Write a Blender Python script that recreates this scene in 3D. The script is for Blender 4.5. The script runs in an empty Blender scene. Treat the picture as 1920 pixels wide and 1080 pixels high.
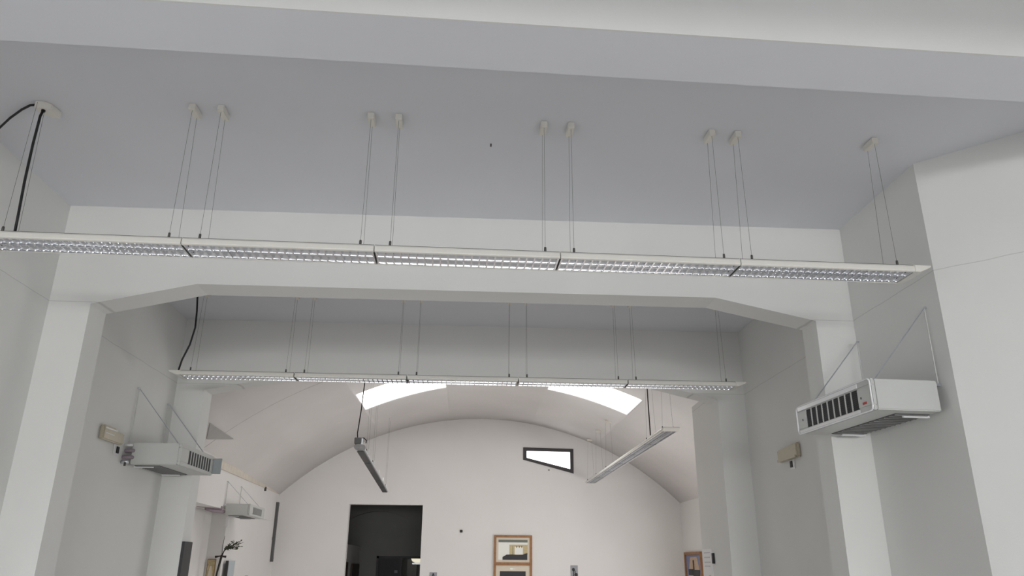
import bpy, bmesh, math, random
from mathutils import Matrix, Vector
random.seed(7)
C = bpy.context.scene.collection
S = bpy.context.scene
EYE = 1.9            # eye height above the floor; the heights in the tables below are measured from the eye

# ------------------------------------------------------------------ camera
def set_camera(yaw, pitch, roll, f):
    fw = Vector((math.sin(yaw)*math.cos(pitch), math.cos(yaw)*math.cos(pitch), math.sin(pitch)))
    r = Vector((math.cos(yaw), -math.sin(yaw), 0)); u = r.cross(fw)
    c, s = math.cos(roll), math.sin(roll)
    R = c*r + s*u; U = -s*r + c*u
    cd = bpy.data.cameras.new('camera'); co = bpy.data.objects.new('camera', cd); C.objects.link(co)
    cd.sensor_width = 36; cd.lens = f/1920*36; cd.clip_start = .05; cd.clip_end = 200
    m = Matrix((R, U, -fw)).transposed().to_4x4(); m.translation = Vector((0, 0, EYE))
    co.matrix_world = m; S.camera = co
set_camera(.0522, .3475, .009, 1430.4)

# ------------------------------------------------------------------ world, lights, exposure
w = bpy.data.worlds.new('overcast'); S.world = w; w.use_nodes = True
w.node_tree.nodes['Background'].inputs[0].default_value = (.80, .86, .92, 1)
w.node_tree.nodes['Background'].inputs[1].default_value = 1.0
S.view_settings.view_transform = 'Standard'; S.view_settings.look = 'None'
S.view_settings.gamma = 1; S.view_settings.use_curve_mapping = False
S.view_settings.exposure = 0.0
def area(name, loc, target, sx, sy, power, col):
    l = bpy.data.lights.new(name, 'AREA'); l.shape = 'RECTANGLE'; l.size = sx; l.size_y = sy
    l.energy = power; l.color = col
    o = bpy.data.objects.new(name, l); C.objects.link(o); o.location = loc
    o.rotation_euler = (Vector(target)-Vector(loc)).to_track_quat('-Z', 'Y').to_euler()
    return o
DAY = (.975, .975, .985)
for x in (-1.2, 1.2, 3.6):         # three windows in the rear wall, one at the right of the near room, one in the vaulted room
    area('window_or_fill_light', (x, -14.93, 1.9), (x, -7.9, -4.0), 2.1, 2.2, 420, DAY)
for y in (-8.2, -4.4, -.6):
    area('window_or_fill_light', (-5.45, y, 1.8), (0, y, 1.2), 2.4, 1.9, 16, (.93, .985, 1))
    area('window_or_fill_light', (5.95, y, 1.8), (0, y, 1.2), 2.4, 1.9, 13, (.97, .985, 1))
# fill lights added under eye level at the side walls of the two bays
area('window_or_fill_light', (3.44, 5.86, .95), (0, 5.86, .7), 1.0, 1.3, 3.5, DAY)
area('window_or_fill_light', (-3.66, 5.0, .95), (0, 5.0, .6), 1.8, 1.3, 12, (.93, .98, 1))
area('window_or_fill_light', (-3.70, 8.2, .95), (0, 8.2, .6), 1.8, 1.3, 6.5, DAY)
area('window_or_fill_light', (3.54, 8.2, .95), (0, 8.2, .6), 1.8, 1.3, 6.5, DAY)
area('window_or_fill_light', (-1.12, 20.75, 1.6), (-3.4, 21.4, 2.0), .7, .7, 5, DAY)  # fill light added out of view behind the jamb to brighten the corridor partition
area('window_or_fill_light', (5.36, 15.2, 1.55), (-4, 15.2, -1.0), 4.2, 2.0, 108, (1, .985, .965))

# ------------------------------------------------------------------ materials
def mat(name, col, rough=.6, metal=0, noise=0, nscale=6, bump=0, emit=None, crack=False, warm=None):
    m = bpy.data.materials.new(name); m.use_nodes = True; nt = m.node_tree; N = nt.nodes; L = nt.links
    b = N['Principled BSDF']; b.inputs['Base Color'].default_value = (*col, 1)
    b.inputs['Roughness'].default_value = rough; b.inputs['Metallic'].default_value = metal
    if emit:
        b.inputs['Emission Color'].default_value = (*emit[0], 1); b.inputs['Emission Strength'].default_value = emit[1]
    src = None
    if noise:
        g = N.new('ShaderNodeNewGeometry')
        n = N.new('ShaderNodeTexNoise'); n.inputs['Scale'].default_value = nscale; n.inputs['Detail'].default_value = 6
        L.new(g.outputs['Position'], n.inputs['Vector'])
        mr = N.new('ShaderNodeMapRange'); mr.inputs['From Min'].default_value = .25; mr.inputs['From Max'].default_value = .75
        mr.inputs['To Min'].default_value = 1-noise; mr.inputs['To Max'].default_value = 1+noise*.4
        L.new(n.outputs['Fac'], mr.inputs['Value'])
        mx = N.new('ShaderNodeMix'); mx.data_type = 'RGBA'; mx.blend_type = 'MULTIPLY'; mx.inputs['Factor'].default_value = 1
        mx.inputs['A'].default_value = (*col, 1); L.new(mr.outputs[0], mx.inputs['B']); src = mx.outputs['Result']
        if crack:
            sp = N.new('ShaderNodeSeparateXYZ'); L.new(g.outputs['Position'], sp.inputs[0])
            n2 = N.new('ShaderNodeTexNoise'); n2.inputs['Scale'].default_value = 2.5; L.new(g.outputs['Position'], n2.inputs['Vector'])
            a1 = N.new('ShaderNodeMath'); a1.operation = 'MULTIPLY_ADD'; a1.inputs[1].default_value = .022; a1.inputs[2].default_value = -(2.124+EYE)-.011
            L.new(n2.outputs['Fac'], a1.inputs[0])
            a2 = N.new('ShaderNodeMath'); a2.operation = 'ADD'; L.new(sp.outputs['Z'], a2.inputs[0]); L.new(a1.outputs[0], a2.inputs[1])
            a3 = N.new('ShaderNodeMath'); a3.operation = 'ABSOLUTE'; L.new(a2.outputs[0], a3.inputs[0])
            a4 = N.new('ShaderNodeMapRange'); a4.inputs['From Min'].default_value = .001; a4.inputs['From Max'].default_value = .0045
            a4.inputs['To Min'].default_value = .76; a4.inputs['To Max'].default_value = 1; L.new(a3.outputs[0], a4.inputs['Value'])
            m2 = N.new('ShaderNodeMix'); m2.data_type = 'RGBA'; m2.blend_type = 'MULTIPLY'; m2.inputs['Factor'].default_value = 1
            L.new(src, m2.inputs['A']); L.new(a4.outputs[0], m2.inputs['B']); src = m2.outputs['Result']
        L.new(src, b.inputs['Base Color'])
        if bump:
            n3 = N.new('ShaderNodeTexNoise'); n3.inputs['Scale'].default_value = 90; L.new(g.outputs['Position'], n3.inputs['Vector'])
            bp = N.new('ShaderNodeBump'); bp.inputs['Strength'].default_value = bump; bp.inputs['Distance'].default_value = .01
            L.new(n3.outputs['Fac'], bp.inputs['Height']); L.new(bp.outputs[0], b.inputs['Normal'])
    return m
M = dict(
    wall=mat('wall_paint', (.80, .80, .775), .85, noise=.03, nscale=1.2, bump=.08, crack=True),
    ceil=mat('ceiling_paint', (.805, .815, .85), .9, noise=.03, nscale=.8, bump=.06),
    vault=mat('vault_paint', (.80, .77, .755), .9, noise=.05, nscale=.9, bump=.06),
    wallfar=mat('far_wall_paint', (.82, .80, .78), .85, noise=.03, nscale=1, bump=.05),
    floor=mat('pale_floor_tile', (.74, .715, .70), .45, noise=.1, nscale=2),
    beige=mat('beige_plaster', (.72, .66, .58), .85, noise=.12, nscale=7),
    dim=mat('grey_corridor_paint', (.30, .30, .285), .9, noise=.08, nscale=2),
    cream=mat('cream_enamel', (.78, .76, .70), .35, noise=.02, nscale=9),
    creamp=mat('cream_plastic', (.84, .81, .74), .45, noise=.03, nscale=9),
    whitep=mat('white_plastic', (.86, .86, .86), .35, noise=.02, nscale=9),
    alu=mat('polished_aluminium', (.86, .87, .90), .16, 1, noise=.03, nscale=9),
    satin=mat('satin_aluminium', (.70, .72, .76), .32, 1, noise=.04, nscale=9),
    tube=mat('white_glass_tube', (.90, .90, .90), .2, noise=.01, nscale=9),
    dark=mat('dark_metal', (.10, .095, .09), .45, .4, noise=.1, nscale=20),
    steel=mat('steel_wire', (.22, .21, .20), .4, .8, noise=.05, nscale=20),
    black=mat('black_rubber', (.008, .008, .009), .5, noise=.1, nscale=20),
    enamel=mat('grey_white_enamel', (.60, .61, .585), .38, noise=.02, nscale=5),
    chrome=mat('bright_white_trim', (.92, .92, .92), .12, noise=.01, nscale=5),
    grille=mat('dark_grille', (.022, .022, .024), .5, noise=.2, nscale=60),
    ventm=mat('grey_louvre', (.28, .28, .27), .5, noise=.1, nscale=30),
    joint=mat('grey_joint_filler', (.42, .40, .39), .9, noise=.1, nscale=10),
    patch=mat('painted_shade_grey', (.47, .46, .45), .9, noise=.05, nscale=6),
    faint=mat('faint_print', (.62, .62, .64), .8),
    flap=mat('blue_grey_flap', (.33, .36, .37), .5, noise=.05, nscale=10),
    greycap=mat('grey_plastic_cap', (.34, .33, .33), .4, noise=.2, nscale=25),
    red=mat('red_badge', (.50, .06, .05), .5, noise=.05, nscale=30),
    boxm=mat('beige_plastic', (.60, .54, .42), .18, noise=.04, nscale=12),
    pipe=mat('purple_grey_pipe_wrap', (.34, .27, .31), .6, noise=.1, nscale=20),
    frame=mat('charcoal_window_frame', (.045, .038, .042), .5, noise=.1, nscale=8),
    wood=mat('orange_brown_wood', (.36, .17, .065), .5, noise=.3, nscale=14),
    mount=mat('cream_mount', (.74, .66, .54), .7, noise=.03, nscale=8),
    print_dk=mat('print_dark', (.035, .033, .035), .6, noise=.2, nscale=40),
    refl_gr=mat('reflection_grey_green', (.17, .19, .16), .6, noise=.1, nscale=30),
    print_wh=mat('print_white', (.90, .90, .84), .6, noise=.02, nscale=30),
    refl_be=mat('reflection_beige', (.62, .50, .28), .6, noise=.2, nscale=30),
    print_bl=mat('print_blue_violet', (.24, .26, .42), .6, noise=.2, nscale=15),
    print_sa=mat('print_sand', (.62, .44, .30), .6, noise=.2, nscale=15),
    gold=mat('gold_painted_panel', (.62, .49, .28), .5, noise=.45, nscale=14),
    goldedge=mat('gold_panel_edge', (.30, .20, .09), .5, noise=.2, nscale=14),
    slate=mat('dark_slate_board', (.05, .05, .052), .6, noise=.15, nscale=9),
    rail=mat('dark_grey_conduit', (.11, .11, .11), .5, noise=.1, nscale=9),
    leaf=mat('dull_green_leaf', (.10, .12, .07), .6, noise=.4, nscale=40),
    twig=mat('dark_twig', (.03, .027, .022), .7, noise=.2, nscale=40),
    brown=mat('dark_brown_door', (.06, .035, .025), .5, noise=.2, nscale=8),
    glass=mat('pale_blue_glass', (.45, .52, .56), .15, noise=.02, nscale=5),
    sky=mat('bright_sky_pane', (.9, .9, .9), .5, emit=((1, .97, .94), 4.8)),
    skyw=mat('bright_window_pane', (.9, .9, .9), .5, emit=((.98, .99, 1), 3.0)),
    lamp=mat('lit_lamp_shade', (.9, .85, .7), .5, emit=((1, .93, .72), .75)),
    mark=mat('dark_speck', (.12, .11, .10), .8),
    ink=mat('grey_ink', (.35, .35, .38), .8),
    pink=mat('dusty_pink', (.45, .28, .34), .7),
)

# ------------------------------------------------------------------ mesh builder
class MB:
    def __init__(s): s.v = []; s.f = []; s.mi = []; s.m = 0
    def add(s, vs, fs):
        b = len(s.v); s.v += [tuple(v) for v in vs]; s.f += [tuple(b+i for i in f) for f in fs]; s.mi += [s.m]*len(fs); return s
    def box(s, x0, x1, y0, y1, z0, z1):
        return s.add([(x, y, z) for x in (x0, x1) for y in (y0, y1) for z in (z0, z1)],
                     [(0,1,3,2), (4,6,7,5), (0,4,5,1), (2,3,7,6), (0,2,6,4), (1,5,7,3)])
    def prism(s, poly, fn, t0, t1):          # poly of 2-D points, fn(u, v, t) -> xyz
        n = len(poly); s.add([fn(u, v, t0) for u, v in poly]+[fn(u, v, t1) for u, v in poly],
              [tuple(range(n)), tuple(range(2*n-1, n-1, -1))]+[(i, i+n, (i+1)%n+n, (i+1)%n) for i in range(n)])
        return s
    def tube(s, pts, r, n=6):
        pts = [Vector(p) for p in pts]; rings = []; up = Vector((0, 0, 1))
        for i, p in enumerate(pts):
            d = (pts[min(i+1, len(pts)-1)]-pts[max(i-1, 0)]).normalized()
            a = d.cross(up if abs(d.z) < .9 else Vector((1, 0, 0))).normalized(); b = d.cross(a)
            rr = r[i] if isinstance(r, (list, tuple)) else r
            rings.append([p+a*math.cos(2*math.pi*k/n)*rr+b*math.sin(2*math.pi*k/n)*rr for k in range(n)])
        vs = [v for q in rings for v in q]; fs = []
        for i in range(len(pts)-1):
            for k in range(n): fs.append((i*n+k, i*n+(k+1)%n, (i+1)*n+(k+1)%n, (i+1)*n+k))
        fs += [tuple(range(n-1, -1, -1)), tuple((len(pts)-1)*n+k for k in range(n))]
        return s.add(vs, fs)
    def obj(s, name, mats, parent=None, bevel=0, smooth=False, loc=None, rot=None):
        me = bpy.data.meshes.new(name); me.from_pydata(s.v, [], s.f)
        for m in (mats if isinstance(mats, (list, tuple)) else [mats]): me.materials.append(M[m])
        for p, i in zip(me.polygons, s.mi): p.material_index = i; p.use_smooth = smooth
        bm = bmesh.new(); bm.from_mesh(me); bmesh.ops.recalc_face_normals(bm, faces=bm.faces)
        if bevel:
            es = [e for e in bm.edges if len(e.link_faces) == 2 and e.calc_face_angle(0) > .6]
            bmesh.ops.bevel(bm, geom=es, offset=bevel, segments=2, affect='EDGES', clamp_overlap=True)
        bm.to_mesh(me); bm.free()
        o = bpy.data.objects.new(name, me); C.objects.link(o)
        if parent: o.parent = parent
        if loc: o.location = loc
        if rot: o.rotation_euler = rot
        return o
def struct(o): o['kind'] = 'structure'; return o
def thing(name, label, cat, loc, rz=0, group=None):
    o = bpy.data.objects.new(name, None); C.objects.link(o); o.location = loc; o.rotation_euler = (0, 0, rz)
    o.empty_display_size = .05
    return tag(o, label, cat, group)
def tag(o, label, cat, group=None):
    o['label'] = label; o['category'] = cat
    if group: o['group'] = group
    return o
def dup(root, loc, rz, label, group=None, drop=lambda o: False, sx=1):
    r = root.copy(); C.objects.link(r); r.location = loc; r.rotation_euler = (0, 0, rz); r['label'] = label
    r.scale = (sx, 1, 1)
    if group: r['group'] = group
    for ch in list(root.children):
        if drop(ch): continue
        c = ch.copy(); C.objects.link(c); c.parent = r
        for g in ch.children:
            d = g.copy(); C.objects.link(d); d.parent = c
    return r
XY = lambda u, v, t: (u, v, t)
XZ = lambda u, v, t: (u, t, v)
YZ = lambda u, v, t: (t, u, v)
E = EYE

# ------------------------------------------------------------------ the setting
FZ = 0
XL, XR, Y1, YJ, H = -3.6954, 3.4756, 6.4978, 5.2155, 3.04+E
XL2, XR2, Y2, H2 = -3.7315, 3.5742, 9.7199, 2.9736+E
struct(MB().box(-6, 6.6, -15.4, 27, -.2, 0).obj('floor', 'floor'))
HN = H+.3           # the near room is a little higher
struct(MB().box(-6, 6.6, 3.58, 6.6, H, H+.2).obj('ceiling', 'ceil'))
struct(MB().box(-6, 6.6, -15.4, 3.62, HN, HN+.2).obj('ceiling', 'ceil'))
struct(MB().box(-4.4, 4.4, 6.62, 9.9, H2, H2+.2).obj('ceiling', 'ceil'))
struct(MB().box(XL-.2, XL, 3.3, Y1, 0, H).obj('wall_left', 'wall'))
struct(MB().box(XL2-.2, XL2, 6.796, Y2, 0, H2).obj('wall_left', 'wall'))
struct(MB().box(XR2, XR2+.2, 6.796, Y2, 0, H2).obj('wall_right', 'wall'))
# right wall: straight, then turning outwards at 45 degrees
struct(MB().prism([(XR, Y1), (XR, YJ), (6.0, 2.80), (6.2, 3.0), (XR+.3, 5.40), (XR+.3, Y1)], XY, 0, HN).obj('wall_right', 'wall'))
def side_wall(xa, xb, yend):
    m = MB(); ys = [-15.2]
    for y in (-8.2, -4.4, -.6): ys += [y-1.2, y+1.2]
    ys.append(yend)
    for i in range(0, 8, 2): m.box(xa, xb, ys[i], ys[i+1], 0, HN)
    for i in range(1, 7, 2): m.box(xa, xb, ys[i], ys[i+1], 0, .85).box(xa, xb, ys[i], ys[i+1], 2.75, HN)
    return m
struct(side_wall(6.0, 6.2, 2.9).obj('wall_right', 'wall'))
struct(MB().box(-5.7, XL-.2, 3.3, 3.5, 0, HN).obj('wall_left', 'wall'))
# near room: left wall, rear wall with window openings
mb = side_wall(-5.7, -5.5, 3.5)
struct(mb.obj('wall_left', 'wall'))
mb = MB()
ed = [-5.7, -2.26, -.14, .14, 2.26, 2.54, 4.66, 6.2]
struct(MB().box(-5.5, 6.0, -.35, .05, 2.28+E, HN).obj('trim_7', 'ceil'))   # unseen downstand beam added above the viewer to shade the next beam's face
for i in range(0, 8, 2): mb.box(ed[i], ed[i+1], -15.2, -15.0, 0, HN)
for i in range(1, 7, 2): mb.box(ed[i], ed[i+1], -15.2, -15.0, 0, .8).box(ed[i], ed[i+1], -15.2, -15.0, 3.0, HN)
struct(mb.obj('wall_rear', 'wall'))
# downstand beam across the first opening
def beam_pt(u, v, t):       # u along the beam, v across it; the beam is very slightly skewed
    return (u-.032*v, 3.356+v+.032*u, t)
struct(MB().prism([(-3.95, 0), (6.0, 0), (6.0, .4064), (-3.95, .4064)], beam_pt, 2.72+E, HN+.05).obj('trim_1', 'ceil'))
bmf = MB().prism([(-3.95, -.012), (6.0, -.012), (6.0, 0), (-3.95, 0)], beam_pt, 2.72+E, HN)
struct(bmf.obj('trim_2', 'wall'))

def arch_wall(name, y0, y1, xa, xb, top, xl, xr, zl, zr, zt, bl, br, nm='wall'):
    m = MB()
    F = lambda u, v, t: (u, t, v)
    m.prism([(xa, 0), (xl, 0), (xl, zl), (xa, zl)], F, y0, y1)
    m.prism([(xr, 0), (xb, 0), (xb, zr), (xr, zr)], F, y0, y1)
    m.prism([(xa, zl), (xl, zl), (bl, zt), (br, zt), (xr, zr), (xb, zr), (xb, top), (xa, top)], F, y0, y1)
    o = m.obj(name, nm)
    bm = bmesh.new(); bm.from_mesh(o.data); bmesh.ops.remove_doubles(bm, verts=bm.verts, dist=1e-4)
    bmesh.ops.dissolve_limit(bm, angle_limit=.01, verts=bm.verts, edges=bm.edges); bm.to_mesh(o.data); bm.free()
    return struct(o)
arch_wall('wall_middle', Y1, Y1+.2982, -4.5, 4.5, H+.1, -3.3391, 3.1229, 2.1077+E, 2.1162+E, 2.3155+E, -2.4613, 2.2089)
arch_wall('wall_far', Y2, Y2+.30, -5.1, 5.7, 4.0+E, -3.3787, 3.217, 2.0437+E, 2.0463+E, 2.25+E, -2.35, 2.35)

# vaulted end room
VX, VZ, VR = .2969, -3.785+E, 7.369
vz = lambda x, o=0: VZ+math.sqrt((VR+o)**2-(x-VX)**2)
Y3 = 20.02
xs = sorted(set([round(-5.2+i*.08, 3) for i in range(137)]+[-2.3, -.54, 1.59, 3.27]))
xs = [x for x in xs if x <= 5.7]
def lerp(x, tb):
    if x <= tb[0][0]: return tb[0][1]
    for (a, p), (b, q) in zip(tb, tb[1:]):
        if x <= b: return p+(q-p)*(x-a)/(b-a)
    return tb[-1][1]
rowN = lambda x: lerp(x, [(-2.3, 15.02), (-.54, 14.55), (1.59, 14.27)])
rowF = lambda x: lerp(x, [(-2.3, 16.63), (-.54, 16.12), (1.59, 15.81)])
hole = lambda x: -2.3-1e-6 <= x < -.54-1e-6 or 1.59-1e-6 <= x < 3.27-1e-6
m = MB(); rows = [lambda x: 10.02, lambda x: 13.33, rowN, rowF, lambda x: Y3]
vs = [(x, rw(x), vz(x)) for rw in rows for x in xs]; n = len(xs); fs = []
for j in range(4):
    for i in range(n-1):
        if j == 2 and hole(xs[i]): continue
        fs.append((j*n+i, j*n+i+1, (j+1)*n+i+1, (j+1)*n+i))
m.add(vs, fs); o = m.obj('ceiling', 'vault', smooth=True)
md = o.modifiers.new('solid', 'SOLIDIFY'); md.thickness = .12; md.offset = 1
bm = bmesh.new(); bm.from_mesh(o.data)
for f in bm.faces:
    if f.normal.z < 0: f.normal_flip()
bm.to_mesh(o.data); bm.free()
struct(o)
# joint across the vault
struct(MB().tube([(x, 13.33, vz(x)+.0055) for x in [-4.55+.2*i for i in range(14)]], .008, 5).obj('trim_3', 'joint'))
# skylights
for k, (xa, xb) in enumerate([(-2.3, -.54), (1.59, 3.27)]):
    cx_ = [x for x in xs if xa-1e-6 <= x <= xb+1e-6]
    m = MB(); nn = len(cx_)
    m.add([(x, rw(x), vz(x, .05)) for rw in (rowN, rowF) for x in cx_], [(i, i+1, nn+i+1, nn+i) for i in range(nn-1)])
    win = struct(m.obj('window_%d' % (k+1), 'sky'))
    fr = MB()
    for rw, sg in ((rowN, 1), (rowF, -1)):
        fr.tube([(x, rw(x)+sg*.0, vz(x, .02)) for x in cx_], .016, 6)
    for x in (xa, xb): fr.tube([(x, rowN(x), vz(x, .02)), (x, rowF(x), vz(x, .02))], .016, 6)
    fr.obj('window_frame', 'whitep', win)
# back wall with a tall opening and a four-sided window
DX0, DX1, DT = -2.985, -1.152, 1.386+E
WP = [(1.374, 2.859+E), (2.685, 2.84+E), (2.679, 2.214+E), (1.375, 2.546+E)]
m = MB(); F = XZ
TOPZ = 3.9+E
m.prism([(-5.2, 0), (DX0, 0), (DX0, TOPZ), (-5.2, TOPZ)], F, Y3, Y3+.2)
m.prism([(DX0, DT), (DX1, DT), (DX1, TOPZ), (DX0, TOPZ)], F, Y3, Y3+.2)
m.prism([(DX1, 0), (WP[3][0], 0), (WP[3][0], TOPZ), (DX1, TOPZ)], F, Y3, Y3+.2)
m.prism([(WP[3][0], 0), (WP[2][0], 0), WP[2], WP[3]], F, Y3, Y3+.2)
m.prism([WP[0], WP[1], (WP[1][0], TOPZ), (WP[0][0], TOPZ)], F, Y3, Y3+.2)
m.prism([(WP[2][0], 0), (5.7, 0), (5.7, TOPZ), (WP[1][0], TOPZ), WP[1], WP[2]], F, Y3, Y3+.2)
struct(m.obj('wall_back', 'wallfar'))
IN = [(1.465, 2.775+E), (2.60, 2.762+E), (2.598, 2.325+E), (1.468, 2.595+E)]
pane = struct(MB().prism(IN, XZ, Y3+.05, Y3+.06).obj('window_3', 'skyw'))
m = MB()
for i in range(4):
    j = (i+1) % 4; m.prism([WP[i], WP[j], IN[j], IN[i]], XZ, Y3-.02, Y3+.09)
m.obj('window_frame', 'frame', pane)
# right wall of the end room (with window opening), left wall with its overhanging upper part
m = MB().box(5.416, 5.62, 10.02, 13.1, 0, 2.3+E).box(5.416, 5.62, 17.3, Y3, 0, 2.3+E).box(5.416, 5.62, 13.1, 17.3, 0, .55).box(5.416, 5.62, 13.1, 17.3, 2.55, 2.3+E)
struct(m.obj('wall_right', 'wallfar'))
lw = lambda y: -4.53-.0322*(y-13.47)
struct(MB().prism([(lw(10.02), 10.02), (lw(Y3), Y3), (-5.3, Y3), (-5.3, 10.02)], XY, .93+E, 1.92+E).obj('wall_left', 'wallfar'))
struct(MB().prism([(lw(10.02)-.42, 10.02), (lw(15.9)-.42, 15.9), (lw(15.9)-.12, 15.9), (lw(19.5), 19.5), (lw(Y3), Y3), (-5.4, Y3), (-5.4, 10.02)], XY, 0, .93+E).obj('wall_left', 'wallfar'))
struct(MB().prism([(lw(10.1)+.035, 10.1), (lw(19.9)+.012, 19.9), (lw(19.9)-.1, 19.9), (lw(10.1)-.1, 10.1)], XY, 1.60+E, 1.74+E).obj('trim_4', 'beige'))
# pier behind the far arch on the right, its last part slightly splayed
struct(MB().prism([(3.217, 10.02), (3.222, 10.47), (3.242, 11.0), (5.5, 11.0), (5.5, 10.02)], XY, 0, 2.2+E).obj('wall_right', 'wall'))
# small grey triangle where the vault meets the left pier, shade put into its colour
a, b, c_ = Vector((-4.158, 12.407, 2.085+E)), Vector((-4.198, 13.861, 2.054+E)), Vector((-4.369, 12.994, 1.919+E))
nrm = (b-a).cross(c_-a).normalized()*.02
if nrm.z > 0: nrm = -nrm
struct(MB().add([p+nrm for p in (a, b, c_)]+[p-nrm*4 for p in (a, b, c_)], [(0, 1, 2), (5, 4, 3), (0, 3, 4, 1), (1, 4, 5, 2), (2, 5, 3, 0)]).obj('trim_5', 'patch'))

# dark corridor beyond the opening
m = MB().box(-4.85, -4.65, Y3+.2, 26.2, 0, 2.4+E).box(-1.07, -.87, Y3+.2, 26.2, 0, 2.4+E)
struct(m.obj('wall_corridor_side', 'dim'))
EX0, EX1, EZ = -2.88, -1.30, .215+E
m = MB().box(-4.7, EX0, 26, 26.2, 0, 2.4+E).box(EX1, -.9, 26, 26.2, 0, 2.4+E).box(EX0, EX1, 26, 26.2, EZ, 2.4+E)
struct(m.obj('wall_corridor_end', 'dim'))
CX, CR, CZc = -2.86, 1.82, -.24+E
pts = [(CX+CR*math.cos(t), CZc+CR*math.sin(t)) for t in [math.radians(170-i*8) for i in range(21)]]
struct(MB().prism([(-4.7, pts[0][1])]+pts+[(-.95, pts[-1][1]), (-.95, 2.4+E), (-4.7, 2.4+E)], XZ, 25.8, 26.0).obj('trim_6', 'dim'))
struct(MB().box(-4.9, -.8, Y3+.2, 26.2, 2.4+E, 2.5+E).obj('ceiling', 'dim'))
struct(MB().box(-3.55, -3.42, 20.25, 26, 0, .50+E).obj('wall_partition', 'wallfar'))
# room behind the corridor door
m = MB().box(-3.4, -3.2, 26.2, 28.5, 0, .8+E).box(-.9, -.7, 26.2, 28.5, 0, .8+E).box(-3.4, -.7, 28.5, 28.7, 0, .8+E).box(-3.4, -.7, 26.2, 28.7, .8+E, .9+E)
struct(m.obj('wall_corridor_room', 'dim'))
struct(MB().box(-3.4, -.7, 26.2, 28.7, -.2, 0).obj('floor', 'floor'))
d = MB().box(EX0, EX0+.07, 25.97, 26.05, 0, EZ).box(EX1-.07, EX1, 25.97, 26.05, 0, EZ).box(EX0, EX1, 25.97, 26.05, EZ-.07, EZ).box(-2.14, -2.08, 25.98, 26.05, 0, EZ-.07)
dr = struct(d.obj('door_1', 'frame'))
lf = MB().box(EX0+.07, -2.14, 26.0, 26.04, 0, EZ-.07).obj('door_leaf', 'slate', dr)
MB().box(-2.30, -2.20, 25.985, 26.0, -.29+E, -.21+E).obj('door_sticker', 'ink', lf)
for y0, y1, z in ((22.35, 23.2, .02), (24.1, 25.6, -.02)):
    tag(MB().box(-3.415, -3.36, y0, y1, .02, z+E).obj('door_panel', 'brown', bevel=.01), 'dark brown door on the white partition beyond the tall opening, %s of the two' % ('nearer' if y0 < 23 else 'farther'), 'door')

# ------------------------------------------------------------------ louvred pendant lights
LU = 1.245
def make_light(x0, yc, z, rz, ytop, ztop, label, group, ends=(-1,)):
    """one luminaire; origin at the centre of its underside; ytop: where its canopies sit (local y)"""
    r = thing('louvred_pendant_light', label, 'pendant light', (x0, yc, z), rz, group)
    h = LU/2
    prof = [(-.112, 0), (-.1255, .004), (-.129, .012), (-.126, .038), (-.117, .05), (.117, .05), (.126, .038), (.129, .012), (.1255, .004), (.112, 0),
            (.108, .002), (.108, .044), (-.108, .044), (-.108, .002)]
    MB().prism(prof, YZ, -h+.0006, h-.0006).obj('housing', 'cream', r)
    MB().box(-h+.001, h-.001, -.115, .115, .0505, .054).obj('top_cover', 'dark', r)
    for s in (-1, 1): MB().box(s*(h-.003)-.0018, s*(h-.003)+.0018, -.107, .107, .003, .043).obj('end_plate', 'rail', r)
    for s in ends: MB().prism([(s*h, 0), (s*(h+.035), .0), (s*(h+.12), .036), (s*(h+.125), .05), (s*h, .05)], XZ, -.128, .128).obj('end_cap', 'cream', r, bevel=.003)
    # specular side reflectors and central spine: nearly upright at the lip, curving over to the top
    def curve(y0, y1, sg, n=9):
        out = []
        for i in range(n+1):
            t = i/n; out.append((y0+sg*(.10*t+.90*t*t*t)*abs(y1-y0), .004+.037*t))
        return out
    for s in (-1, 1):
        cv = curve(s*.1070, s*.064, -s)
        o = MB().prism(cv+[(s*.064, .0425), (s*.1075, .0425)], YZ, -h+.006, h-.006).obj('side_reflector', 'alu', r)
    lft = curve(-.004, -.042, -1); rgt = curve(.004, .042, 1)
    MB().prism(lft+[(-.042, .0425), (.042, .0425)]+rgt[::-1], YZ, -h+.006, h-.006).obj('spine_reflector', 'alu', r)
    lv = MB(); nb = 23
    for i in range(nb+1):
        x = -h+.010+(LU-.020)*i/nb
        for s in (-1, 1):
            a, b = s*.006, s*.105
            prof = [(x-.0055, .0035), (x+.0055, .0035), (x+.0022, .015), (x+.001, .028), (x-.001, .028), (x-.0022, .015)]
            lv.prism(prof, lambda u, v, t: (u, t, v), a, b)
    lv.obj('louvre_blades', 'alu', r)
    for s in (-1, 1):
        MB().tube([(-h+.03, s*.053, .034), (h-.03, s*.053, .034)], .008, 8).obj('fluorescent_tube', 'tube', r, smooth=True)
    for sx in (-1, 1):
        cx = sx*(h-.097)
        cn = MB().box(cx-.024, cx+.024, ytop-.065, ytop+.075, ztop-z-.048, ztop-z).obj('ceiling_canopy', 'creamp', r, bevel=.004)
        for sy in (-1, 1):
            y = sy*.085
            MB().tube([(cx, y, .05), (cx, ytop+sy*.05+.005, ztop-z-.04)], .0013, 5).obj('suspension_cable', 'steel', r)
            MB().tube([(cx, y, .05), (cx, y, .082), (cx, y, .095)], [.0085, .0085, .0075], 8).obj('cable_gripper', 'dark', r, smooth=True)
    return r
ordn = ['leftmost', 'second from the left', 'middle', 'fourth from the left', 'rightmost']
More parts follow.
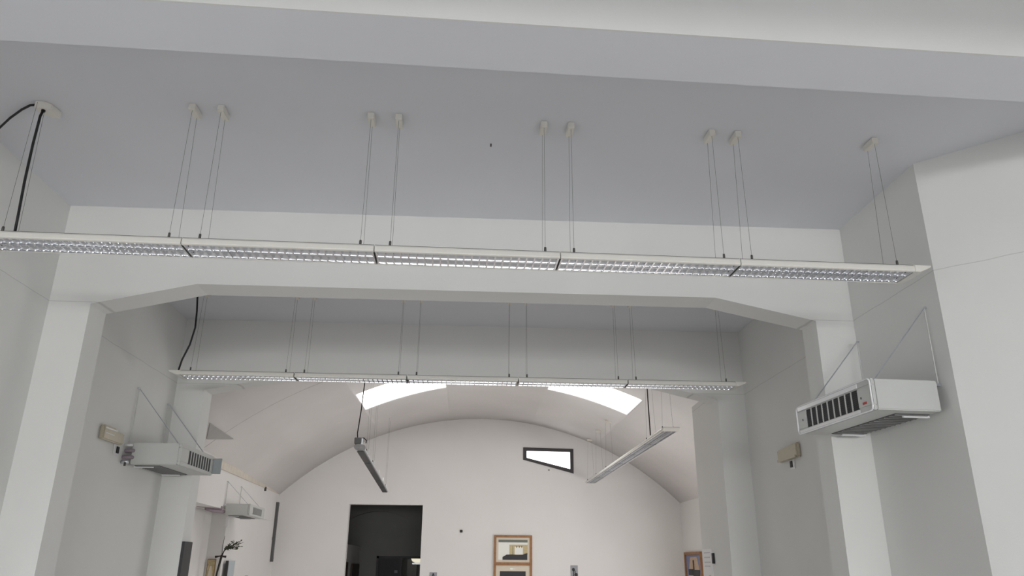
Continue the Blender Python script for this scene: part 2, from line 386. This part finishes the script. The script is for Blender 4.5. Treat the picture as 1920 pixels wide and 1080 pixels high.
# nearest row
G1 = 'louvred lights of the nearest hanging row'
rows1 = []
def row_pos(i, x0, yA, slope): 
    x = x0+(i-2)*LU*1.003
    return x, yA+slope*x
X1, YA1, SL1, Z1 = -.052, 4.865, .022, 1.945+E
px, py = row_pos(0, X1, YA1, SL1)
rows_all = []
proto = make_light(px, py, Z1, SL1, -.02, H, 'leftmost louvred light of the nearest row, cut off by the left frame edge', G1)
def relabel_row(i, rowtxt): return 'white louvred pendant light, %s of five in the %s' % (ordn[i], rowtxt)
for i in range(1, 5):
    px, py = row_pos(i, X1, YA1, SL1)
    rows_all.append(dup(proto, (px, py, Z1), SL1, relabel_row(i, 'nearest row'), G1))
rows_all.insert(0, proto)
# second row (cables reach the slightly lower ceiling of the middle bay)
G2 = 'louvred lights of the hanging row between the arches'
proto2 = make_light(0, 0, 1.945+E, 0, .03, H2, relabel_row(0, 'row between both arches'), G2)
X2 = -.105
for i in range(5):
    loc = (X2+(i-2)*LU*1.008, 8.585, 1.945+E)
    if i == 0: proto2.location = loc; rows_all.append(proto2)
    else: rows_all.append(dup(proto2, loc, 0, relabel_row(i, 'row between both arches'), G2))
capped = (rows_all[4], rows_all[9])
for c in list(proto.children):        # the junction box stands in for this canopy
    if c.name.split('.')[0] == 'ceiling_canopy' and c.data.vertices[0].co.x < 0: bpy.data.objects.remove(c)
# row along the right side of the vaulted room
G3 = 'louvred lights of the lengthwise row in the vaulted room'
def make_far_light(label, drop_near=False):
    r = make_light(3.065, 12.35, 1.945+E, math.pi/2, 0, vz(3.065), label, G3)
    return r
p3 = make_far_light('louvred pendant light, nearest of six in the lengthwise row under the vault')
def cap_right(r):
    h = LU/2
    for c in list(r.children):
        if c.name.split('.')[0] == 'end_cap': bpy.data.objects.remove(c)
    if r in capped: MB().prism([(h, 0), (h+.035, .0), (h+.12, .036), (h+.125, .05), (h, .05)], XZ, -.128, .128).obj('end_cap', 'cream', r, bevel=.003)
for r in rows_all[1:5]+rows_all[6:10]: cap_right(r)
o3 = ['nearest', 'second nearest', 'third nearest', 'fourth nearest', 'fifth nearest', 'farthest']
for i in range(6):
    yc = 12.33+i*1.345; loc = (3.065, yc, 1.945+E)
    # only some of the suspension points of this row carry cables; none hangs inside the skylight
    def no_point(o, yc=yc, i=i):
        nm = o.name.split('.')[0]
        if nm == 'end_cap': return i > 0
        if nm not in ('ceiling_canopy', 'suspension_cable', 'cable_gripper'): return False
        x = sum(v.co.x for v in o.data.vertices)/len(o.data.vertices); y = yc+x*1.075
        return 14.15 < y < 15.9 or (x < 0 and i > 0)
    if i == 0: p3.location = loc; p3.scale = (1.075, 1, 1)
    else: dup(p3, loc, math.pi/2, 'louvred pendant light, %s of six in the lengthwise row under the vault' % o3[i], G3, drop=no_point, sx=1.075)

# cables and junction boxes
cb = thing('cable_junction_canopy', 'cream ceiling junction box at upper left with two black cables', 'junction box', (-3.06, 4.86, H-.055))
MB().prism([(-.06, -.085), (.0, -.085), (.04, -.045), (.055, .06), (.015, .06), (-.06, .0)], XY, .0, .055).obj('box', 'creamp', cb, bevel=.005)
MB().tube([(-.01, -.05, -.012), (-.01, -.05, .004)], .014, 10).obj('cable_gland', 'black', cb)
tag(MB().tube([(-3.685, 5.30, 2.90+E), (-3.52, 5.07, 2.975+E), (-3.38, 4.955, 3.0+E), (-3.25, 4.86, 3.015+E), (-3.16, 4.80, 3.015+E), (-3.125, 4.79, 3.012+E)], .0085, 8).obj('black_supply_cable', 'black', smooth=True),
    'black cable from the left edge along the ceiling into the cream junction box', 'cable')
tag(MB().tube([(-3.07, 4.81, 2.985+E), (-3.075, 4.80, 2.93+E), (-3.07, 4.79, 2.7+E), (-3.05, 4.77, 2.4+E), (-3.03, 4.76, 2.15+E), (-3.02, 4.755, 2.0+E)], .009, 8).obj('black_power_cable', 'black', smooth=True),
    'thick black cable from the cream junction box down to the nearest light row', 'cable')
tag(MB().tube([(-3.20, 8.50, 2.97+E), (-3.17, 8.50, 2.7+E), (-3.16, 8.50, 2.5+E), (-3.19, 8.50, 2.3+E), (-3.25, 8.50, 2.12+E), (-3.27, 8.50, 2.0+E)], .0105, 8).obj('black_power_cable', 'black', smooth=True),
    'black cable dropping behind the first arch to the left end of the second light row', 'cable')
tag(MB().tube([(2.93, 12.45, vz(2.93)), (2.93, 12.42, 2.5+E), (2.93, 12.38, 2.0+E)], .010, 6).obj('black_power_cable', 'black'),
    'black cable from the vault to the lengthwise light row, beside the right skylight', 'cable')

# narrow lamp on the left of the vaulted room, hanging nearly lengthwise
ang = math.atan2(19.1-11.65, -2.02-(-1.655))      # direction of the row
nl = thing('narrow_pendant_light', 'long narrow grey pendant light hanging lengthwise below the left skylight', 'pendant light', (-1.655, 11.65, 1.60+E), ang)
LN = 7.46
MB().prism([(-.045, .0), (-.068, .012), (-.074, .03), (-.066, .05), (-.04, .062), (.04, .062), (.066, .05), (.074, .03), (.068, .012), (.045, .0), (.04, .006), (-.04, .006)], YZ, .06, LN).obj('housing', 'satin', nl)
for i in range(5):
    x0 = .25+i*1.44
    MB().box(x0, x0+1.36, -.055, .055, -.005, .004).obj('louvre', 'rail', nl)
MB().prism([(-.05, -.012), (-.085, .01), (-.092, .035), (-.075, .06), (-.03, .072), (.03, .072), (.075, .06), (.088, .03), (.06, .0), (.0, -.014)], YZ, -.02, .09).obj('end_cap', 'greycap', nl, bevel=.008)
jb = MB().box(.02, .15, -.02, .085, .085, .175).obj('junction_box', 'rail', nl, bevel=.006)
MB().tube([(.08, .03, .17), (.08, -.05, .178), (.08, -.09, .14), (.08, -.085, .10)], .008, 6).obj('cable_loop', 'black', nl)
MB().box(.05, .10, -.035, -.01, .06, .17).obj('hanger', 'satin', nl)
for i in range(5):
    x = .9+i*1.44
    MB().box(x-.02, x+.02, -.075, -.06, .05, .12).obj('clip', 'whitep', nl)
    for dx in ((-.2, .2) if i in (0, 1, 4) else ()):
        X_ = -1.655+math.cos(ang)*(x+dx); tz = vz(X_)
        MB().tube([(x+dx, -.05, .05), (x+dx, -.05, tz-1.60-E)], .0013, 4).obj('suspension_cable', 'steel', nl)
        MB().tube([(x+dx, -.05, .06), (x+dx, -.05, .10)], .008, 6).obj('cable_gripper', 'dark', nl)
tag(MB().tube([(-1.70, 11.72, 1.76+E), (-1.71, 11.72, 1.85+E), (-1.68, 11.72, 2.2+E), (-1.66, 11.72, 2.6+E), (-1.66, 11.74, vz(-1.66))], .009, 6).obj('black_power_cable', 'black'),
    'thin black cable dropping past the left skylight to the narrow grey pendant light', 'cable')

# ------------------------------------------------------------------ wall-mounted fan coil units
def fan_coil(label, loc, rz, L=1.13, D=.525, HH=.228, stand=.065, mirror=1, rod_h=.60, rim=True, ncell=9, g0=.19, g1=1.0, badge=True, side_first=True):
    """local frame: +x out from the wall, +y along it away from the viewer, origin on the wall at the near end, underside height"""
    s = mirror
    r = thing('fan_coil_unit', label, 'fan coil unit', loc, rz)
    f = lambda x: s*x
    def bx(m, x0, x1, y0, y1, z0, z1): return m.box(min(f(x0), f(x1)), max(f(x0), f(x1)), y0, y1, z0, z1)
    x1 = stand+D
    bx(MB(), stand, x1-.03, 0, L, 0, HH).obj('casing', 'enamel', r, bevel=.008)
    # front frame: rounded ring with a slight bow
    fr = MB(); z0, z1 = -.002, HH+.002
    G0, G1, gz0, gz1 = g0, g1, .035, HH-.045
    xa, xb = x1-.03, x1
    bx(fr, xa, xb, -.004, L+.004, z0, gz0); bx(fr, xa, xb, -.004, L+.004, gz1, z1)
    bx(fr, xa, xb, -.004, G0, gz0, gz1); bx(fr, xa, xb, G1, L+.004, gz0, gz1)
    fr.obj('front_panel', 'enamel', r, bevel=.006)
    if rim:
        rm = MB(); q = .014; R_ = .035
        pts = []
        for (cy, cz, a0) in ((R_, z0+R_, 180), (L-R_, z0+R_, 270), (L-R_, z1-R_, 0), (R_, z1-R_, 90)):
            for k in range(5):
                t = math.radians(a0+k*22.5); pts.append((f(xb+.003), cy+R_*math.cos(t), cz+R_*math.sin(t)))
        pts.append(pts[0]); rm.tube(pts, .007, 6); rm.obj('bright_rim', 'chrome', r, smooth=True)
        st = MB(); bx(st, xb, xb+.008, G0-.02, L-.03, gz1+.006, z1-.008); st.obj('rim_strip', 'chrome', r, bevel=.002)
        st = MB(); bx(st, xb, xb+.006, G0-.02, L-.03, z0+.006, gz0-.008); st.obj('rim_strip', 'chrome', r, bevel=.002)
    bk = MB(); bx(bk, xa-.02, xb-.010, G0, G1, gz0, gz1)
    gr = bk.obj('grille', 'grille', r)
    for k in range(1, ncell):
        y = G0+(G1-G0)*k/ncell; sl = MB(); bx(sl, xb-.012, xb-.001, y-.004, y+.004, gz0, gz1); sl.obj('grille_bar', 'enamel', gr)
    hz = MB()
    for k in range(1, 10):
        z = gz0+(gz1-gz0)*k/10; bx(hz, xb-.011, xb-.007, G0, G1, z-.0015, z+.0015)
    hz.obj('grille_fins', 'slate', gr)
    if badge:
        b = MB(); bx(b, xb, xb+.003, .075, .125, .055, .072); b.obj('red_badge', 'red', r)
        for yy in (.135, G1+.05): b = MB(); bx(b, xb, xb+.004, yy, yy+.01, .10, .115); b.obj('front_screw', 'dark', r)
    # return-air vent on the underside
    vt = MB(); bx(vt, .08, .35, .12, L-.10, -.006, .004); v = vt.obj('underside_vent', 'rail', r)
    sl = MB()
    for k in range(14):
        y = .14+(L-.26)*k/13; bx(sl, .085, .345, y-.004, y+.004, -.012, -.004)
    sl.obj('vent_slats', 'ventm', v)
    for y in (.16, L-.12):
        b = MB(); bx(b, .06, .27, y-.012, y+.012, -.022, -.006); b.obj('mounting_rail', 'whitep', r, bevel=.003)
    # stays: rod flat on the wall and a diagonal tie
    for y in (.05, L-.14):
        st = MB().tube([(f(.018), y, HH-.03), (f(.018), y, rod_h)], .0055, 6)
        st.obj('wall_rod', 'enamel', r)
        MB().tube([(f(.018), y, rod_h), (f(x1-.06), y, HH-.004)], .0050, 6).obj('diagonal_stay', 'satin', r)
        b = MB(); bx(b, .0, .026, y-.008, y+.008, rod_h-.008, rod_h+.008); b.obj('top_anchor', 'satin', r, bevel=.002)
        b = MB(); bx(b, .0, stand+.03, y-.012, y+.012, HH-.03, HH-.012); b.obj('lower_anchor', 'satin', r)
    return r
# right, in front of the first arch
u1 = fan_coil('large white fan coil unit on the right wall before the first arch', (XR, 5.335, 1.07+E), .058, L=1.15, mirror=-1, rod_h=.81-.0, D=.525, stand=.062)
# left, between the arches
u2 = fan_coil('fan coil unit with exposed pipes on the left wall between the arches', (XL2, 8.58, .982+E), 0, L=1.09, mirror=1, rod_h=.835, D=.53, stand=.075, rim=False, badge=False, g0=.24, g1=1.01)
MB().box(.58, .70, 1.10, 1.115, .02, .205).obj('open_end_flap', 'flap', u2)
pp = MB()
MB().tube([(.02, .10, .15), (.0, .02, .14), (.03, -.03, .135), (.09, -.02, .14), (.10, .03, .14)], .019, 8).obj('pipe', 'pipe', u2, smooth=True)
MB().tube([(.0, .10, .08), (-.005, .0, .07), (.02, -.05, .065), (.08, -.05, .065), (.10, .03, .07)], .02, 8).obj('pipe', 'pipe', u2, smooth=True)
MB().tube([(.0, -.045, .015), (.08, -.045, .015)], .020, 8).obj('valve_body', 'satin', u2, smooth=True)
MB().tube([(.0, -.03, .195), (.09, -.03, .195)], .014, 8).obj('pipe_collar', 'whitep', u2, smooth=True)
MB().tube([(.055, -.07, -.03), (.055, -.07, .01)], .012, 8).obj('valve_knob', 'dark', u2, smooth=True)
# far left in the vaulted room
u3 = fan_coil('small distant fan coil unit on the bright left wall of the vaulted room', (lw(15.1)+.0, 15.08, .82+E), math.atan(.0322), L=1.24, mirror=1, rod_h=.61, D=.45, stand=.045, HH=.205, rim=False, badge=False, ncell=14, g0=.26, g1=1.0)
MB().tube([(.0, -.1, .12), (-.2, -.45, .13), (-.3, -.6, .14)], .035, 8).obj('pipe', 'pipe', u3, smooth=True)
MB().tube([(.02, .02, .06), (-.12, -.3, .06), (-.2, -.4, .09)], .03, 8).obj('pipe', 'pipe', u3, smooth=True)

# ------------------------------------------------------------------ wall boxes and switches in the middle bay
cbx = thing('control_box', 'glossy beige control box on the left wall beside the fan coil pipes', 'control box', (XL2, 8.17, 1.15+E))
MB().prism([(-.25, .0), (.22, .0), (.22, .12), (.08, .12), (.0, .145), (-.25, .145)], lambda u, v, t: (t, u, v), 0, .055).obj('cover', 'boxm', cbx, bevel=.012)
MB().box(.055, .066, -.24, .02, .108, .122).obj('top_glint', 'chrome', cbx, bevel=.003)  # white bar painting a glint along the upper edge of the cover
MB().box(.055, .062, -.23, -.03, .062, .070).obj('front_glint', 'chrome', cbx, bevel=.002)  # second painted glint, across the front of the cover
def switch(label, x, s, y, z):
    t = thing('wall_switch', label, 'switch', (x, y, z))
    bx = lambda a, b, y0, y1, z0, z1: MB().box(min(s*a, s*b), max(s*a, s*b), y0, y1, z0, z1)
    bx(0, .012, -.06, .06, -.055, .055).obj('plate', 'whitep', t, bevel=.004)
    bx(.012, .02, -.015, .045, -.035, .035).obj('rocker', 'black', t, bevel=.003)
switch('small white switch plate with a black rocker below the beige box on the left wall', XL2, 1, 8.36, 1.10+E)
switch('small white switch plate with a black rocker below the beige box on the right wall', XR2, -1, 8.42, 1.07+E)
cbx = thing('control_box', 'dull beige control box on the right wall between the arches, near the far arch', 'control box', (XR2, 8.44, 1.115+E))
MB().prism([(-.27, .0), (.27, .0), (.27, .14), (-.27, .16)], lambda u, v, t: (t, u, v), -.055, 0).obj('cover', 'boxm', cbx, bevel=.015)
MB().box(-.07, -.055, -.25, .25, .0, .03).obj('bottom_lip', 'boxm', cbx, bevel=.004)

# dark board on the left jamb of the far arch
tag(MB().box(-3.379, -3.345, 9.72, 10.00, -.75+E, .222+E).obj('notice_board', 'slate', bevel=.004), 'tall dark slate-coloured board on the left jamb of the far arch', 'board')

# ------------------------------------------------------------------ things in the vaulted room
# wooden frame with two panels on the back wall
cab = thing('double_picture_frame', 'tall orange wooden frame holding two panels one above the other, on the back wall', 'picture frame', (1.13, Y3, -.9+E))
W = .475; zt = 1.585; zb = 0
m = MB().box(-W, -W+.055, -.05, 0, zb, zt).box(W-.055, W, -.05, 0, zb, zt).box(-W+.055, W-.055, -.05, 0, zt-.055, zt).box(-W+.055, W-.055, -.05, 0, .875, .945).box(-W+.055, W-.055, -.05, 0, zb, .055)
m.obj('wooden_frame', 'wood', cab, bevel=.004)
MB().box(-W+.055, W-.055, -.02, 0, .945, zt-.055).obj('upper_mount', 'mount', cab)
pr = MB(); y = -.024
def Rct(x0, x1, z0, z1, dy, mi): pr.m = mi; pr.box(x0, x1, -.022-dy, -.018, z0, z1)
Rct(-.365, .36, 1.005, 1.475, .000, 0)
Rct(-.365, .36, 1.415, 1.475, .002, 1)
Rct(-.09, .36, 1.11, 1.36, .002, 2)
Rct(.04, .245, 1.13, 1.31, .004, 0)
for x in (.09, .155, .215): Rct(x-.009, x+.009, 1.29, 1.33, .006, 3)
Rct(-.015, -.005, 1.12, 1.33, .004, 1)
pr.m = 3; pr.prism([(-.26, 1.005), (.355, 1.005), (.355, 1.165), (.29, 1.15), (.24, 1.125), (.10, 1.12), (-.02, 1.13), (-.16, 1.125), (-.26, 1.07)], XZ, -.032, -.019)
pr.obj('upper_reflection', ['print_wh', 'refl_gr', 'refl_be', 'print_dk'], cab)  # mirror reflection of a window and curtains, put into coloured pieces
MB().box(-W+.055, W-.055, -.02, 0, .055, .875).obj('lower_mount', 'mount', cab)
MB().box(-.32, .315, -.026, -.018, .1, .74).obj('lower_print', 'print_dk', cab)
for x0, x1 in ((-.07, 0), (.02, .03), (.045, .055)): MB().box(x0, x1, -.026, -.019, .775, .815).obj('white_label', 'print_wh', cab)
# small things on the back wall
tag(MB().box(-.20, -.135, Y3-.03, Y3, .735+E, .80+E).obj('wall_sensor', 'black', bevel=.005), 'small black square sensor on the back wall, left of the wooden frame', 'sensor')
t = thing('wall_notice', 'small grey notice with a dark figure low on the back wall beside the tall opening', 'notice', (-.82, Y3, -.45+E))
MB().box(-.09, .09, -.012, 0, 0, .25).obj('sheet', 'ink', t)
MB().prism([(-.045, .12), (-.02, .12), (0, .19), (.02, .12), (.045, .12), (.012, .23), (-.012, .23)], XZ, -.016, -.011).obj('dark_figure', 'print_dk', t)
t = thing('wall_notice', 'small grey notice with dark round figures on the back wall right of the wooden frame', 'notice', (2.65, Y3, -.45+E))
MB().box(-.09, .09, -.012, 0, 0, .44).obj('sheet', 'ink', t)
m = MB()
for cx, cz, rr in ((-.02, .34, .04), (.045, .22, .045), (-.03, .16, .04)):
    m.prism([(cx+rr*math.cos(k*.7854), cz+rr*math.sin(k*.7854)) for k in range(8)], XZ, -.016, -.011)
m.box(-.03, -.01, -.016, -.011, .18, .33).box(.01, .03, -.016, -.011, .22, .32)
m.obj('dark_figure', 'print_dk', t)
# picture with a dark cross on the right wall
t = thing('framed_picture', 'wooden framed picture of a dark cross against a sandy and violet sky on the right', 'picture', (5.416, 19.1, -.75+E))
A, ZT = .70, 1.065
MB().box(-.05, 0, -A, -A+.05, 0, ZT).box(-.05, 0, A-.07, A, 0, ZT).box(-.05, 0, -A+.05, A-.07, ZT-.065, ZT).box(-.05, 0, -A+.05, A-.07, 0, .06).obj('wooden_frame', 'wood', t, bevel=.004)
m = MB(); m.m = 0; m.box(-.015, -.0, -A+.05, A-.07, .06, ZT-.065)
m.m = 1; m.prism([(-.64, .06), (.62, .06), (.60, .35), (.25, .95), (-.30, .95), (-.58, .45)], lambda u, v, t: (t, u, v), -.02, -.014)
m.m = 2; m.box(-.028, -.02, -.06, .04, .3, .88).box(-.028, -.02, -.50, -.07, .52, .66).box(-.028, -.02, .07, .44, .54, .68)
m.obj('print', ['print_bl', 'print_sa', 'print_dk'], t)
# paper notice on the pier and its clip
t = thing('paper_notice', 'long white paper notice on the edge of the right pier beside the cross picture', 'notice', (3.232, 10.735, -.25+E), -math.atan2(.02, .53)) 
MB().box(-.008, 0, -.245, .235, -.35, .465).obj('sheet', 'whitep', t)
m = MB()
for k, z in enumerate((.42, .36, .30, .25)): m.box(-.011, -.007, -.16+.02*(k % 2), .14, z-.008, z+.006)
m.prism([(-.15+.13*1.0*math.cos(a*.5236)+.06, .03+.11*math.sin(a*.5236)) for a in range(12)], lambda u, v, t: (t, u, v), -.011, -.007)
m.obj('printed_lines', 'faint', t)
tag(MB().box(3.195, 3.222, 10.38, 10.44, .03+E, .16+E).obj('wall_clip', 'black', bevel=.004), 'small black clip on the right pier next to the white paper notice', 'clip')
# vertical dark conduit in the far left corner
t = thing('vertical_conduit', 'long vertical dark grey conduit in the far left corner of the vaulted room', 'conduit', (-4.69, 19.78, .05+E))
MB().box(-.05, .02, -.04, .04, 0, 1.33).obj('channel', 'rail', t, bevel=.006)
for z in (-.04, 1.24): MB().box(-.053, .023, -.045, .045, z, z+.1).obj('end_bracket', 'rail', t, bevel=.006)
MB().box(-.055, .03, -.07, -.03, .45, .52).obj('junction_block', 'rail', t, bevel=.006)
# gold painted panel
t = thing('painted_panel', 'tall narrow gold-brown painted panel low on the left, beside the dry branches', 'picture', (-4.905, 15.9, -.8+E))
MB().box(-.078, .078, -.03, 0, 0, .85).obj('board', 'goldedge', t, bevel=.003)
MB().box(-.066, .066, -.034, -.03, .05, .835).obj('painted_field', 'gold', t)
MB().prism([(-.04, .1), (.04, .1), (.05, .45), (.03, .62), (.015, .72), (-.015, .72), (-.03, .62), (-.05, .45)], XZ, -.038, -.034).obj('painted_figure', 'mount', t)
# narrow framed glass panel
t = thing('framed_glass_panel', 'narrow pale glass panel with a dark edge, right of the dry branches', 'picture', (lw(16.3)-.06, 16.3, -.8+E), 0)
MB().box(0, .03, -.24, .26, 0, .82).obj('glass', 'glass', t, bevel=.004)
MB().box(0, .05, -.27, -.235, 0, .82).obj('dark_edge', 'frame', t)
# branches in a wall holder
hx, hy = lw(15.5)-.05, 15.5
t = thing('branch_holder', 'dry leafy branches leaning out of a tall dark wall holder on the left wall', 'plant', (hx, hy, -.5+E))
MB().tube([(-.06, .03, -.2), (-.02, 0, .3), (.03, 0, .62)], [.012, .018, .022], 8).obj('tall_holder', 'twig', t, smooth=True)
MB().tube([(-.07, -.06, .585), (0, 0, .60), (.09, .06, .59)], [.025, .012, .025], 6).obj('ribbon_bow', 'twig', t, smooth=True)
m = MB(); lv = MB(); random.seed(3)
ends = [(.55, .25, 1.02), (.66, .2, .98), (.60, .3, .85), (.35, .1, 1.0), (.5, .1, .76), (.25, .05, .9), (.42, .2, .92)]
for ex, ey, ez in ends:
    ex, ey, ez = .03+ex*.52, ey*.5, .62+(ez-.6)*.62
    p0 = Vector((.03, 0, .6)); p1 = Vector((.085, .01, .73)); p2 = Vector((ex, ey, ez))
    pts = [p0, p0.lerp(p1, .6)+Vector((0, 0, .03)), p1, p1.lerp(p2, .5)+Vector((0, 0, random.uniform(-.02, .03))), p2]
    m.tube(pts, [.012, .010, .008, .006, .003], 5)
    for k in range(16):
        q = p1.lerp(p2, random.uniform(-.1, 1)); d = Vector((random.uniform(-1, 1), random.uniform(-1, 1), random.uniform(-.6, 1))).normalized()*random.uniform(.035, .06)
        sd = d.cross(Vector((random.random(), random.random(), 1))).normalized()*.018
        lv.add([q, q+d*.5+sd, q+d, q+d*.5-sd], [(0, 1, 2, 3)])
m.tube([(.03, 0, .6), (.02, 0, .78), (.04, .0, .96)], [.007, .005, .003], 5)
m.obj('twigs', 'twig', t)
o = lv.obj('leaves', 'leaf', t); o['kind'] = 'stuff'; o.modifiers.new('solid', 'SOLIDIFY').thickness = .004
# things glimpsed low on the left wall
tag(MB().tube([(lw(17.9)+.05, 17.4, -.42+E), (lw(17.9)+.05, 17.4, -.34+E), (lw(17.9)+.05, 17.4, -.27+E)], [.05, .06, .03], 10).obj('pink_ornament', 'pink', smooth=True), 'small dusty pink ornament at the bottom edge, on the bright left wall', 'ornament')
tag(MB().box(lw(18.3)-.02, lw(18.3)+.045, 18.285, 18.315, 1.53+E, 1.62+E).obj('wall_hook', 'dark', bevel=.004), 'tiny dark hook just under the vault at the top of the left wall', 'hook')
tag(MB().box(lw(15.35)+.0, lw(15.35)+.05, 15.36, 15.44, .62+E, .80+E).obj('tube_holder', 'whitep', bevel=.01), 'small white vertical fitting under the overhang, below the distant fan coil unit', 'fitting')
# lamp beyond the corridor
t = thing('ceiling_lamp', 'cream lit lamp beyond the inner doorway, at the right of the tall dark opening', 'lamp', (-1.68, 27.3, .07+E))
MB().prism([(-.20, .10), (.26, .10), (.20, .0), (.10, -.045), (-.06, -.045), (-.15, .0)], XZ, -.15, .15).obj('shade', 'lamp', t)
MB().box(-.15, .2, -.1, .1, -.10, -.05).obj('lower_rim', 'satin', t)
tag(MB().box(-2.05, -1.72, 28.0, 28.06, 0, .16+E).obj('grey_panel', 'ventm'), 'dim blue-grey panel beyond the inner doorway, left of the lit lamp', 'panel')
# specks on the plaster
tag(MB().box(.09, .103, 5.14, 5.18, H-.004, H+.01).obj('plaster_chip', 'mark'), 'tiny dark chip in the ceiling between the hanging lights', 'mark')
tag(MB().box(2.02, 2.06, Y3-.006, Y3+.01, 2.28+E, 2.31+E).obj('plaster_chip', 'mark'), 'tiny dark chip in the back wall below the four-sided window', 'mark')
